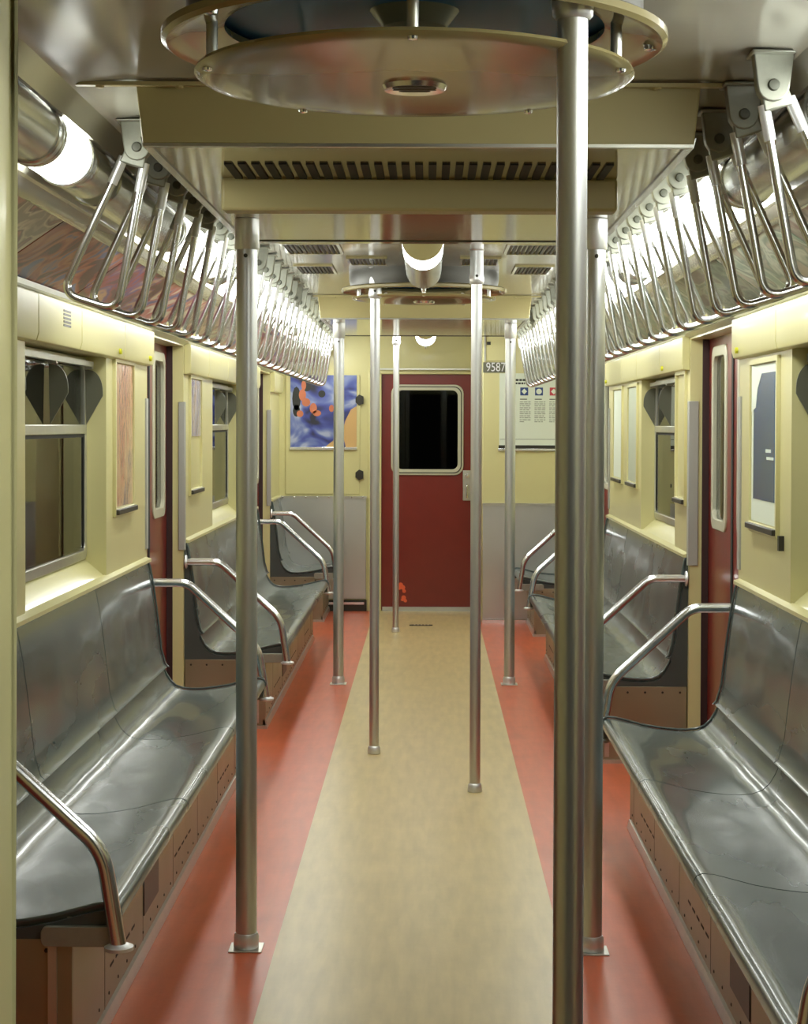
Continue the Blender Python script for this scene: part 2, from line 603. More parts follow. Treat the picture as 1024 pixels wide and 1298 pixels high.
# ------------------------------------------------------------------ side doors
k = 1
for s in (-1, 1):
    for a, b in DOORS[s]:
        mid = (a + b) / 2
        k += 1
        root = MB()
        for y0, y1 in ((a - .02, mid - .004), (mid + .004, b + .02)):
            c = (y0 + y1) / 2
            root.ring_frame([(y0, 0), (y1, 0), (y1, 1.95), (y0, 1.95)][::1], [(c - .17, 1.12), (c + .17, 1.12), (c + .17, 1.87), (c - .17, 1.87)],
                            (s * 1.300, 0, 0), (0, 1, 0), (0, 0, 1), (s, 0, 0), .035)
        o = struct(root, 'door_%d' % k, M['red'], 'red double sliding side door', bevel=.004)
        for y0, y1 in ((a - .02, mid - .004), (mid + .004, b + .02)):
            c = (y0 + y1) / 2
            MB().ring_frame(rrect(c - .20, c + .20, 1.09, 1.90, .06), rrect(c - .155, c + .155, 1.135, 1.855, .045),
                            (s * 1.292, 0, 0), (0, 1, 0), (0, 0, 1), (s, 0, 0), .02).build('window_frame', M['white_frame'], o, bevel=.003)
            MB().box(s * 1.310, s * 1.314, c - .165, c + .165, 1.125, 1.865).build('pane', M['glass'], o)
        MB().box(s * 1.295, s * 1.325, mid - .02, mid + .02, .01, 1.94).build('door_edge', M['dark'], o)
        MB().box(s * 1.216, s * 1.34, a, b, 0.0, .012).build('sill', M['panel_steel'], o)

# outside: dim tunnel on both sides and beyond the end
tw = struct(MB().box(-3.2, -3.0, -3, 24, -1, 3.6), 'wall_tunnel_left', mat('station_wall', srgb(176, 170, 118), .6, noise=.15, nscale=1), 'pale station wall outside the left windows')
for q in range(12):
    MB().box(-3.0, -2.97, 3 + q * 1.7, 3.05 + q * 1.7, -1, 3.6).build('panel_joint', M['dark_metal'], tw)
    if q % 3 == 1:
        MB().box(-3.0, -2.9, 3.3 + q * 1.7, 4.1 + q * 1.7, -1, 2.2).build('recess_panel', M['seal'], tw)
struct(MB().box(3.0, 3.2, -3, 24, -1, 3.6), 'wall_tunnel_right', M['tunnel'], 'dim tunnel wall outside the right windows')
struct(MB().box(-3.2, 3.2, 24, 24.2, -1, 3.6), 'wall_tunnel_end', M['dark'], 'dark tunnel beyond the end door')

# unseen fill lights added to brighten the wall outside the left windows
for yy in (5.5, 9.5, 13.0):
    ld = bpy.data.lights.new('outside_fill_light', 'POINT')
    ld.energy = 26; ld.color = (1.0, .97, .8); ld.shadow_soft_size = .12
    lo = bpy.data.objects.new('outside_fill_light', ld); C.objects.link(lo); lo.location = (-2.5, yy, 3.0)

# ------------------------------------------------------------------ ceiling
half = [(0, ZC), (.62, ZC), (.72, 2.276), (.738, 2.266), (.752, 2.240), (.760, 2.212), (.772, 2.214), (.780, 2.245), (.80, 2.262),
        (.87, 2.262), (.905, 2.245), (.910, 2.165), (.925, 2.135), (.955, 2.125), (.962, 2.14), (1.215, 1.965), (1.34, 1.965)]
prof = [(-x, z) for x, z in half[::-1]] + half[1:]
mb = MB()
n = len(prof)
for yv in (1.6, 15.2):
    mb.v += [(x, yv, z) for x, z in prof]
    mb.v += [(x, yv, z + .05) for x, z in prof]
for i in range(n - 1):
    mb.f += [(i, i + 1, 2 * n + i + 1, 2 * n + i), (n + i, 3 * n + i, 3 * n + i + 1, n + i + 1)]
struct(mb, 'ceiling', M['ceiling'], 'glossy pale ceiling with coved sides', smooth=30)
# seam strips with rivets across the ceiling
for yy in (3.89, 6.10, 10.27, 12.46):
    n_trim += 1
    st = MB()
    pr = [(x, z) for x, z in prof if abs(x) <= .75]
    st.prism_y([(-.735, 2.278), (-.735, 2.270), (.735, 2.270), (.735, 2.278)], yy - .012, yy + .008)
    for i in range(9):
        st.lathe([(0, -.006), (.008, -.004), (.010, 0)], (-.68 + i * .17, yy, 2.270), 8)
    struct(st, 'trim_%d' % n_trim, M['cream_duct'], 'riveted seam strip across the ceiling')

# dropped air ducts across the ceiling
def duct(y0, y1, grille):
    r = empty('ceiling_duct', (0, y0, ZC), None, 'air duct')
    poly = [(-.607, ZC), (-.592, ZS), (.592, ZS), (.607, ZC)]
    # front board, matt
    MB().prism_y(poly, y0, y0 + .012).build('front_board', M['cream_duct'], r, bevel=.004)
    MB().prism_y([(-.606, ZC), (-.591, ZS + .001), (.591, ZS + .001), (.606, ZC)], y0 + .012, y1).build('duct_body', M['cream_ceiling'], r, bevel=.005)
    MB().box(-.59, .59, y0 - .004, y0 + .014, ZS - .005, ZS + .002).build('lower_lip', M['alu'], r)
    e = MB()
    for sx in (-1, 1):
        e.prism_y([(sx * .575, ZS - .003), (sx * .594, ZS - .003), (sx * .600, ZS + .02), (sx * .588, ZS + .01)], y0 + .02, y1)
    e.build('edge_trim', M['chrome'], r)
    if grille:
        g = MB()
        nsl = 29
        for i in range(nsl):
            x = -.44 + .88 * i / (nsl - 1)
            g.box(x - .0092, x + .0092, y0 + .28, y0 + .53, ZS - .003, ZS + .0005)
        g.build('air_grille', M['dark'], r)
        MB().box(-.485, .485, y0 + .54, y0 + .62, ZS - .078, ZS + .002).build('baffle', M['cream_duct'], r, bevel=.008)
    MB().box(-.575, .575, y1 - .1, y1 - .092, ZS - .002, ZS + .001).build('joint_line', M['dark_metal'], r)
    return r


d1 = duct(3.91, 6.06, True)
tag(d1, 'nearer cream air duct across the ceiling with a slotted grille')
d2 = duct(10.3, 12.43, False)
tag(d2, 'farther plain cream air duct across the ceiling before the end door')

# ceiling grilles in the middle bay
gi = 0
for (xa, xb, ya, yb, nm) in ((.34, .58, 7.33, 7.78, 'ceiling grille right of the aisle lamp, nearer of the two outer ones'),
                             (-.58, -.34, 7.33, 7.78, 'ceiling grille left of the aisle lamp, nearer of the two outer ones'),
                             (.16, .34, 7.95, 8.30, 'small ceiling grille right of the aisle lamp beside the thin pole'),
                             (-.34, -.16, 7.95, 8.30, 'small ceiling grille left of the aisle lamp beside the thin pole'),
                             (.42, .60, 8.35, 8.80, 'ceiling grille right of the far ceiling fan'),
                             (-.60, -.42, 8.35, 8.80, 'ceiling grille left of the far ceiling fan')):
    r = empty('ceiling_grille', ((xa + xb) / 2, ya, ZC), nm, 'vent grille', 'vent grilles in the middle of the ceiling')
    MB().ring_frame([(xa, ya), (xb, ya), (xb, yb), (xa, yb)], [(xa + .012, ya + .02), (xb - .012, ya + .02), (xb - .012, yb - .02), (xa + .012, yb - .02)],
                    (0, 0, ZC - .008), (1, 0, 0), (0, 1, 0), (0, 0, 1), .009).build('frame', M['cream_ceiling'], r)
    g = MB()
    ns = int((xb - xa) / .02)
    for i in range(ns):
        x = xa + .02 + (xb - xa - .04) * i / (ns - 1)
        g.box(x - .005, x + .005, ya + .02, yb - .02, ZC - .006, ZC - .001)
    g.build('slots', M['dark_metal'], r)

# ------------------------------------------------------------------ near and far end walls
DL, DR = -.366, .414
mb = MB()
mb.box(-1.34, DL, 1.58, NEAR, 0, ZC + .04).box(.95, 1.34, 1.58, NEAR, 0, ZC + .04).box(DL, .95, 1.58, NEAR, 2.02, ZC + .04)
struct(mb, 'wall_near', M['cream'], 'cream end wall with the open doorway the view is taken through', bevel=.008)

mb = MB()
mb.box(-1.34, DL - .02, FAR, FAR + .1, 0, ZC + .04).box(DL - .02, 1.34, FAR, FAR + .1, 1.965, ZC + .04).box(DR + .02, 1.34, FAR, FAR + .1, 0, 1.965)
mb.box(DL - .105, DL, FAR - .03, FAR, 0, 1.985)
mb.box(DL - .105, .444, FAR - .03, FAR, 1.965, 1.985)
struct(mb, 'wall_far', M['cream'], 'cream end wall round the red door', bevel=.004)
struct(MB().box(.444, 1.30, CAB, FAR + .02, 0, ZC + .03), 'wall_cab', M['cream'], 'cream bulkhead right of the red door', bevel=.006)

# end door
c = (DL + DR) / 2 - .01
dr = MB().ring_frame([(DL, .01), (DR, .01), (DR, 1.965), (DL, 1.965)], [(c - .26, 1.17), (c + .26, 1.17), (c + .26, 1.84), (c - .26, 1.84)],
                     (0, FAR + .01, 0), (1, 0, 0), (0, 0, 1), (0, 1, 0), .045)
door = struct(dr, 'door_1', M['red'], 'red end door with a rounded window')
MB().ring_frame(rrect(c - .30, c + .30, 1.13, 1.88, .075), rrect(c - .252, c + .252, 1.178, 1.832, .045),
                (0, FAR - .006, 0), (1, 0, 0), (0, 0, 1), (0, 1, 0), .02).build('window_frame', M['white_frame'], door, bevel=.004)
MB().ring_frame(rrect(c - .285, c + .285, 1.145, 1.865, .065), rrect(c - .277, c + .277, 1.153, 1.857, .06),
                (0, FAR - .008, 0), (1, 0, 0), (0, 0, 1), (0, 1, 0), .004).build('frame_groove', M['dark_metal'], door)
MB().box(c - .27, c + .27, FAR + .018, FAR + .022, 1.16, 1.85).build('pane', M['dark_glass'], door)
hp = MB().box(DR - .105, DR - .035, FAR - .008, FAR + .012, .92, 1.17).build('lock_plate', M['alu'], door, bevel=.004)
MB().tube(fillet([(DR - .07, FAR - .006, 1.05), (DR - .07, FAR - .04, 1.05), (DR - .07, FAR - .04, .96), (DR - .07, FAR - .03, .945)], .015, 4), .009, 10).build('handle', M['chrome'], hp)
MB().lathe([(0, -.012), (.017, -.010), (.018, 0)], (DR - .07, FAR - .008, 1.125), 14, 'Y').build('lock', M['chrome'], hp)
MB().box(DL + .01, DR - .01, FAR - .012, FAR + .012, 0.0, .035).build('sill', M['panel_steel'], door)
# orange mark daubed on the door
fl = MB()
for cx, cz, rr in ((-.205, .215, .022), (-.185, .195, .02), (-.175, .165, .016), (-.215, .188, .014), (-.178, .11, .02), (-.165, .085, .015), (-.19, .092, .011)):
    fl.lathe([(0, -.002), (rr, -.0015), (rr, .001)], (cx, FAR + .009, cz), 9, 'Y')
fl.build('paint_mark', M['orange'], door)
# transom lamp ledge over the door
n_trim += 1
struct(MB().box(DL - .02, .44, FAR - .05, FAR - .03, 2.0, 2.012), 'trim_%d' % n_trim, M['alu'], 'thin bright ledge over the end door')

# stainless wainscots
n_trim += 1
o = struct(MB().box(-1.21, DL - .125, FAR - .022, FAR, .10, .95), 'trim_%d' % n_trim, M['panel_steel'], 'stainless wainscot left of the end door', bevel=.004)
MB().box(-1.21, DL - .12, FAR - .03, FAR - .02, .935, .955).build('cap_strip', M['alu'], o)
MB().box(-1.21, DL - .12, FAR - .028, FAR - .001, .0, .09).build('kick_plate', M['dark_metal'], o)
MB().box(-.86, DL - .14, FAR - .034, FAR - .028, .055, .075).build('kick_edge', M['chrome'], o)
rv = MB()
for i in range(8):
    rv.lathe([(0, -.005), (.006, -.003), (.007, 0)], (-1.18 + i * .095, FAR - .03, .945), 8, 'Y')
rv.build('rivets', M['chrome'], o)
n_trim += 1
o = struct(MB().box(.448, 1.21, CAB - .018, CAB, .03, .93), 'trim_%d' % n_trim, M['panel_steel'], 'stainless wainscot right of the end door', bevel=.004)
MB().box(.446, 1.21, CAB - .026, CAB - .016, .918, .938).build('cap_strip', M['alu'], o)
MB().box(.446, 1.21, CAB - .030, CAB - .001, .0, .028).build('kick_edge', M['chrome'], o)

# cupboard door on the far left wall: seams and hinges
n_trim += 1
r = struct(MB().box(-1.16, -.545, FAR - .010, FAR, .97, 1.955), 'trim_%d' % n_trim, M['cream'], 'flat cream hinged panel behind the blue poster', bevel=.003)
for zz in (1.75, 1.13):
    MB().prism([(0, -.045), (.035, -.03), (.035, .03), (0, .045), (-.03, .02), (-.03, -.02)], (-.55, FAR - .026, zz), (1, 0, 0), (0, 0, 1), (0, 1, 0), .016).build('hinge', M['dark_metal'], r)

# ------------------------------------------------------------------ posters
def strip_text(mb, o, u, v, w_, x, z, wd, lines, lh, n=(0, -1, 0), seed=1, hh=.004):
    rnd = random.Random(seed)
    o, u, v, nn = Vector(o), Vector(u), Vector(v), Vector(n)
    for i in range(lines):
        x0 = x
        end = x + wd * (1.0 if i < lines - 1 else rnd.uniform(.4, .8))
        while x0 < end - .008:
            l = min(rnd.uniform(.012, .035), end - x0)
            mb.prism([(x0, z - i * lh), (x0 + l, z - i * lh), (x0 + l, z - i * lh + hh), (x0, z - i * lh + hh)], o, u, v, nn, .0008)
            x0 += l + .005


# far left: blue picture poster
M['blue_art'] = swirl('blue_picture', [srgb(34, 36, 52), srgb(52, 60, 130), srgb(74, 88, 160), srgb(112, 126, 178), srgb(160, 168, 196)], 3.0, .3, 1.0, (1, 1, 1.4), lo=.38)
r = empty('wall_poster', (-.845, FAR - .011, 1.34), 'blue and orange poster on the cream wall left of the red door', 'poster')
MB().box(-1.12, -.572, FAR - .016, FAR - .0105, 1.355, 1.955).build('sheet', M['blue_art'], r)
pm = MB()
pm.prism([(-.66, 1.355), (-.572, 1.355), (-.572, 1.70), (-.62, 1.67), (-.665, 1.58), (-.69, 1.48)], (0, FAR - .0165, 0), (1, 0, 0), (0, 0, 1), (0, -1, 0), .001)
pm.prism([(-.84, 1.355), (-.76, 1.355), (-.735, 1.40), (-.73, 1.45), (-.77, 1.41)], (0, FAR - .0165, 0), (1, 0, 0), (0, 0, 1), (0, -1, 0), .001)
pm.build('tan_shape', mat('tan_print', srgb(196, 160, 104), .4), r)
pm = MB()
for cx, cz, a, b in ((-1.02, 1.79, .03, .05), (-.99, 1.73, .035, .035), (-.93, 1.68, .03, .045), (-.90, 1.64, .035, .025), (-.78, 1.68, .02, .03), (-1.04, 1.635, .028, .028), (-1.01, 1.87, .02, .04)):
    pm.prism([(cx + a * math.cos(t * PI / 6), cz + b * math.sin(t * PI / 6)) for t in range(12)], (0, FAR - .0165, 0), (1, 0, 0), (0, 0, 1), (0, -1, 0), .001)
pm.build('orange_shapes', mat('orange_print', srgb(190, 112, 78), .4, noise=.2), r)
pm = MB()
for cx, cz, a, b in ((-1.07, 1.76, .035, .10), (-.985, 1.85, .035, .03), (-1.07, 1.66, .03, .05), (-.86, 1.80, .03, .03)):
    pm.prism([(cx + a * math.cos(t * PI / 6), cz + b * math.sin(t * PI / 6)) for t in range(12)], (0, FAR - .0162, 0), (1, 0, 0), (0, 0, 1), (0, -1, 0), .0005)
pm.build('dark_shapes', M['black_print'], r)
MB().box(-1.125, -.568, FAR - .03, FAR - .011, 1.335, 1.36).build('bottom_rail', M['chrome'], r, bevel=.003)

# far right: transit map guide
r = empty('map_poster', (.86, CAB, 1.35), 'white transit guide poster with blue and red squares on right bulkhead', 'poster')
MB().box(.575, 1.15, CAB - .008, CAB, 1.37, 1.95).build('sheet', M['white'], r)
mb = MB()
mb.box(.58, 1.145, CAB - .0088, CAB - .008, 1.435, 1.438)
strip_text(mb, (0, CAB - .008, 0), (1, 0, 0), (0, 0, 1), 1, .70, 1.89, .17, 1, .03, seed=3, hh=.016)
strip_text(mb, (0, CAB - .008, 0), (1, 0, 0), (0, 0, 1), 1, .70, 1.865, .15, 1, .03, seed=4, hh=.014)
for q in range(4):
    mb.box(.735 + q * .115, .79 + q * .115, CAB - .0088, CAB - .008, 1.745, 1.752)
mb.build('heading', M['black_print'], r)
mb = MB()
for q in range(4):
    strip_text(mb, (0, CAB - .008, 0), (1, 0, 0), (0, 0, 1), 1, .733 + q * .115, 1.725, .085, 11, .0155, seed=q + 5, hh=.006)
mb.build('small_print', M['grey_print'], r)
for q in range(4):
    x = .737 + q * .115
    MB().box(x, x + .062, CAB - .009, CAB - .008, 1.778, 1.84).build('square_icon', M['blue_print'] if q < 2 else M['red_print'], r)
mb = MB()
for q in range(4):
    x = .768 + q * .115
    if q % 2 == 0:
        mb.prism([(x - .022, 1.809), (x, 1.787), (x + .022, 1.809), (x, 1.831)], (0, CAB - .009, 0), (1, 0, 0), (0, 0, 1), (0, -1, 0), .001)
    else:
        mb.prism([(x + .022 * math.cos(t * PI / 8), 1.809 + .022 * math.sin(t * PI / 8)) for t in range(16)], (0, CAB - .009, 0), (1, 0, 0), (0, 0, 1), (0, -1, 0), .001)
mb.build('icon_symbols', M['white'], r)
MB().box(.565, 1.16, CAB - .022, CAB, 1.345, 1.365).build('bottom_rail', M['chrome'], r, bevel=.003)
MB().box(.57, 1.155, CAB - .014, CAB, 1.365, 1.39).build('rail_slot', M['dark_metal'], r)

# number plate and switch cabinet
r = empty('number_plate', (.55, CAB, 1.98), 'raised metal car number 9587 on the right bulkhead', 'number plate')
MB().box(.447, .642, CAB - .006, CAB, 1.955, 2.035).build('plate', M['guard'], r)
mx = Matrix.Translation((.545, CAB - .008, 1.995)) @ Matrix.Rotation(R(90), 4, 'X') @ Matrix.Diagonal((.78, 1, 1, 1))
t = text_verts('9587', .098, .004, mx).build('digits', M['sleeve'], r, smooth=30)
r = empty('switch_cabinet', (.55, CAB, 2.04), 'small cream switch cabinet above the car number', 'cabinet')
MB().box(.46, .64, CAB - .014, CAB, 2.045, 2.26).build('cover', M['cream'], r, bevel=.004)
MB().box(.455, .468, CAB - .022, CAB, 2.04, 2.265).box(.632, .645, CAB - .022, CAB, 2.04, 2.265).build('edge_strip', M['alu'], r)
MB().box(.475, .505, CAB - .018, CAB - .012, 2.17, 2.195).build('latch', M['dark_metal'], r)


def side_poster(s, y0, y1, z0, z1, m, label, name='wall_poster', sheet=True, border=None, zs=None):
    r = empty(name, (s * WX, (y0 + y1) / 2, z0), label, 'poster' if sheet else 'poster frame', 'poster frames between windows and doors')
    MB().ring_frame(rrect(y0 - .02, y1 + .02, z0 - .035, z1 + .02, .004, 2), rrect(y0, y1, z0, z1, .003, 2), (s * (WX + .002), 0, 0), (0, 1, 0), (0, 0, 1), (-s, 0, 0), .016).build(
        'frame', M['cream'], r, bevel=.002)
    MB().box(s * (WX + .001), s * (WX - .026), y0 - .015, y1 + .015, z0 - .025, z0 - .004).build('bottom_rail', M['dark_metal'], r, bevel=.003)
    if sheet:
        zz = zs if zs else z0
        if border:
            MB().box(s * WX, s * (WX - .005), y0 + .004, y1 - .004, zz + .004, z1 - .004).build('border', border, r)
            MB().box(s * WX, s * (WX - .007), y0 + .05, y1 - .05, zz + .085, z1 - .035).build('picture', m, r)
        else:
            MB().box(s * WX, s * (WX - .006), y0 + .004, y1 - .004, zz + .004, z1 - .004).build('sheet', m, r)
    return r


M['pink_art'] = swirl('pink_brown_picture', [srgb(90, 60, 60), srgb(176, 128, 110), srgb(196, 150, 120), srgb(206, 176, 140), srgb(120, 110, 120)], 3, .2, 1.0, (1, 1.5, .5), bump=.3)
M['violet_art'] = swirl('violet_sheet', [srgb(70, 62, 110), srgb(130, 120, 160), srgb(200, 196, 196), srgb(170, 130, 100)], 4, .15, 1.0, (1, 1.5, .5), bump=.4)
side_poster(-1, 7.13, 7.56, 1.215, 1.79, M['pink_art'], 'faded pink poster between left window and the nearer red side door')
side_poster(-1, 9.38, 9.82, 1.21, 1.785, M['violet_art'], 'short violet sheet hanging in frame beyond the left side door', zs=1.48)
rp = side_poster(1, 6.16, 6.66, 1.20, 1.77, M['teal_print'], 'dark blue poster with white border beside the right side door', border=M['white'])
mb = MB()
strip_text(mb, (WX - .0072, 0, 0), (0, 1, 0), (0, 0, 1), 1, 6.27, 1.455, .12, 1, .02, n=(-1, 0, 0), seed=2, hh=.012)
strip_text(mb, (WX - .0072, 0, 0), (0, 1, 0), (0, 0, 1), 1, 6.22, 1.43, .26, 1, .02, n=(-1, 0, 0), seed=8, hh=.010)
mb.build('lettering', M['white'], rp)
MB().prism([(6.45, 1.735), (6.645, 1.77), (6.645, 1.60), (6.56, 1.615), (6.53, 1.68)], (WX - .0072, 0, 0), (0, 1, 0), (0, 0, 1), (-1, 0, 0), .001).build('torn_corner', M['white'], rp)
MB().box(WX + .001, WX - .018, 6.06, 6.085, 1.13, 1.18).build('catch', M['dark_metal'], rp)
side_poster(1, 8.37, 8.66, 1.21, 1.785, M['white'], 'empty cream poster frame just past the right side door', name='poster_frame', sheet=False)
side_poster(1, 10.3, 10.75, 1.22, 1.77, mat('pale_notice', srgb(176, 184, 164), .4, noise=.1), 'pale notice in frame past the right window, nearer of two')
side_poster(1, 11.1, 11.6, 1.22, 1.77, M['white'], 'white notice in frame by the farther right side door')
side_poster(-1, 12.15, 12.65, 1.22, 1.77, M['teal_print'], 'dark poster in frame past the farther left window')

# ------------------------------------------------------------------ advertising cards along the coves
cards = {
    -1: [('brown and red', [srgb(60, 30, 40), srgb(140, 50, 44), srgb(170, 110, 70), srgb(80, 96, 150)]),
         ('dark red', [srgb(80, 26, 32), srgb(140, 40, 36), srgb(74, 60, 130), srgb(180, 140, 100)]),
         ('blue and pink', [srgb(60, 64, 140), srgb(180, 120, 110), srgb(170, 44, 44), srgb(206, 196, 176)]),
         ('pale pink', [srgb(190, 150, 130), srgb(214, 200, 180), srgb(150, 70, 60), srgb(120, 110, 100)]),
         ('grey and cream', [srgb(150, 146, 130), srgb(206, 200, 176), srgb(110, 100, 90), srgb(180, 130, 110)])],
    1: [('grey green', [srgb(60, 80, 66), srgb(110, 126, 108), srgb(140, 130, 112), srgb(180, 184, 168)]),
        ('mossy green', [srgb(74, 96, 80), srgb(130, 140, 122), srgb(120, 96, 84), srgb(84, 88, 78)]),
        ('mottled grey', [srgb(100, 96, 84), srgb(150, 148, 132), srgb(112, 80, 74), srgb(176, 182, 166)]),
        ('pale green', [srgb(130, 150, 130), srgb(190, 196, 178), srgb(100, 120, 104), srgb(160, 150, 130)]),
        ('dark green', [srgb(50, 66, 56), srgb(90, 106, 88), srgb(130, 136, 116), srgb(80, 70, 64)])]}
CL = 1.10
for s in (-1, 1):
    mats = [swirl('card_' + nm.replace(' ', '_'), cols, 5.5, .3, 2.0, (1, .6, 1), lo=.4) for nm, cols in cards[s]]
    nn = int((15.0 - 1.75) / CL)
    for i in range(nn):
        y0 = 1.75 + i * CL
        if s > 0 and y0 + CL > CAB: break
        k5 = (i + (2 if s < 0 else 0)) % 5
        a, b = Vector((s * .966, 0, 2.135)), Vector((s * 1.208, 0, 1.968))
        d = (b - a).normalized()
        nrm = Vector((-s * abs(d.z), 0, -abs(d.x))).normalized()
        mb = MB()
        p = [a + nrm * .003, b + nrm * .003, b + nrm * .006, a + nrm * .006]
        mb.prism_y([(q.x, q.z) for q in p], y0 + .006, y0 + CL - .006)
        o = mb.build('advertising_card', mats[k5])
        tag(o, '%s advertising card in the %s ceiling cove, %s from the camera end' % (cards[s][k5][0], SIDE[s], ORD[i + 1]), 'advertising card', 'advertising cards in the ceiling coves')
    # rails holding the cards
    n_trim += 1
    struct(MB().prism_y([(s * 1.175, 1.978), (s * 1.178, 1.962), (s * 1.222, 1.945), (s * 1.222, 1.97)], NEAR, 15.0), 'trim_%d' % n_trim, M['alu'], 'bright rail under the advertising cards')
    n_trim += 1
    struct(MB().prism_y([(s * .93, 2.135), (s * .96, 2.115), (s * .985, 2.108), (s * .975, 2.13)], NEAR, 15.0), 'trim_%d' % n_trim, M['ceiling'], 'pale rail above the advertising cards')

# ------------------------------------------------------------------ fluorescent lamps
LX, LZ, LR = .832, 2.176, .067


def lamp(s, y0, y1, on, label, cap0=True):
    r = empty('ceiling_lamp', (s * LX, y0, LZ), label, 'ceiling lamp', 'tube lamps along the ceiling coves')
    MB().tube([(s * LX, y0, LZ), (s * LX, y1, LZ)], LR, 28).build('tube_cover', M['lamp_on'] if on else M['lamp_off'], r)
    for yy in (y0, y1):
        MB().lathe([(LR + .001, -.016), (LR + .005, -.012), (LR + .005, .012), (LR + .001, .016)], (s * LX, yy, LZ), 28, 'Y').build('end_band', M['lamp_off'], r)
    MB().box(s * LX - .012, s * LX + .012, y0 + .05, y1 - .05, LZ + LR - .01, LZ + LR + .03).build('mount', M['dark_metal'], r)
    return r


def plain(s, y0, y1, label):
    r = empty('lamp_coupler', (s * LX, y0, LZ), label, 'lamp cover', 'metal covers between the tube lamps')
    pr = [(.03, 0), (.05, .008), (LR - .002, .03), (LR, .06), (LR, y1 - y0 - .06), (LR - .002, y1 - y0 - .03), (.05, y1 - y0 - .008), (.03, y1 - y0)]
    MB().lathe(pr, (s * LX, y0, LZ), 28, 'Y').build('cover', M['lamp_off'], r)
    MB().box(s * LX - .012, s * LX + .012, y0 + .05, y1 - .05, LZ + LR - .01, LZ + LR + .03).build('mount', M['dark_metal'], r)


lamp(-1, 1.78, 3.05, False, 'unlit tube lamp on the left nearest the camera')
lamp(-1, 3.08, 3.90, False, 'dark unlit tube lamp on the left')
lamp(-1, 3.935, 4.27, True, 'short lit tube section on the left before the first grab handle')
plain(-1, 4.30, 4.58, 'polished metal lamp cover on the left behind the first grab handle')
lamp(-1, 4.66, 5.84, False, 'dull unlit tube lamp on the left over the nearer bench')
lamp(-1, 5.88, 7.0, True, 'lit tube lamp on the left over the nearer bench')
plain(-1, 7.04, 7.26, 'metal lamp cover on the left over the nearer side door')
lamp(-1, 7.3, 9.1, True, 'lit tube lamp on the left over the nearer side door')
plain(-1, 9.14, 9.36, 'metal lamp cover on the left over the middle bench near end')
lamp(-1, 9.4, 11.2, True, 'lit tube lamp on the left over the middle bench')
plain(-1, 11.24, 11.46, 'metal lamp cover on the left over the middle bench far end')
lamp(-1, 11.5, 13.3, True, 'lit tube lamp on the left by the farther side door')
lamp(-1, 13.5, 14.9, True, 'lit tube lamp on the left next to the end wall')
lamp(1, 1.78, 3.55, True, 'lit tube lamp on the right nearest the camera')
lamp(1, 3.60, 4.62, False, 'dark unlit tube lamp on the right behind the nearest grab handles')
lamp(1, 4.66, 6.9, True, 'lit tube lamp on the right over the nearer bench')
plain(1, 6.94, 7.16, 'metal lamp cover on the right over the nearer side door')
lamp(1, 7.2, 9.0, True, 'lit tube lamp on the right over the nearer side door')
plain(1, 9.04, 9.26, 'metal lamp cover on the right over the middle bench')
lamp(1, 9.3, 11.1, True, 'lit tube lamp on the right over the middle bench')
plain(1, 11.14, 11.36, 'metal lamp cover on the right over the middle bench far end')
lamp(1, 11.4, 13.2, True, 'lit tube lamp on the right by the farther side door')

# out-of-view fill lamp added on the camera side to brighten the near jamb
r = empty('doorway_fill_lamp', (0.2, 1.50, 2.3), 'added round fill lamp, out of view over the near doorway on the camera side', 'ceiling lamp')
MB().lathe([(0, -.05), (.05, -.045), (.085, -.025), (.10, 0)], (0.2, 1.47, 2.30), 28).build('diffuser', emis('doorway_fill_glow', LAMP_COL, 90), r)
MB().box(.08, .32, 1.36, 1.58, 2.30, 2.33).build('base_plate', M['cream_duct'], r, bevel=.004)

# centre lamps
def centre_lamp(y0, ylit, y1, label, body):
    r = empty('aisle_lamp', (0, y0, ZC), label, 'ceiling lamp')
    rad, zc = .078, ZC - .05
    MB().lathe([(0, -.012), (.05, -.01), (rad - .012, -.004), (rad, 0)], (0, y0, zc), 32, 'Y').build('end_cap', M['cream_duct'], r)
    MB().lathe([(rad, 0), (rad, ylit - y0)], (0, y0, zc), 32, 'Y').build('lit_band', M['lamp_on'], r)
    L = y1 - ylit
    MB().lathe([(rad, 0), (rad, L - .16), (rad - .012, L - .08), (rad - .032, L - .02), (.0, L)], (0, ylit, zc), 32, 'Y').build('lamp_body', body, r)
    MB().lathe([(0, -.02), (.009, -.016), (.012, 0)], (0, y1 - .13, zc - rad + .006), 12).build('screw', M['chrome'], r)
    MB().box(-.05, .05, y0, y1 - .1, zc + rad - .02, ZC + .002).build('mount', M['cream_duct'], r)


centre_lamp(6.72, 7.12, 8.25, 'lamp in the middle of the ceiling over the aisle between the ducts', M['lamp_off'])
centre_lamp(12.95, 14.0, 14.3, 'white dome lamp on the ceiling in front of the end door', M['lamp_off'])

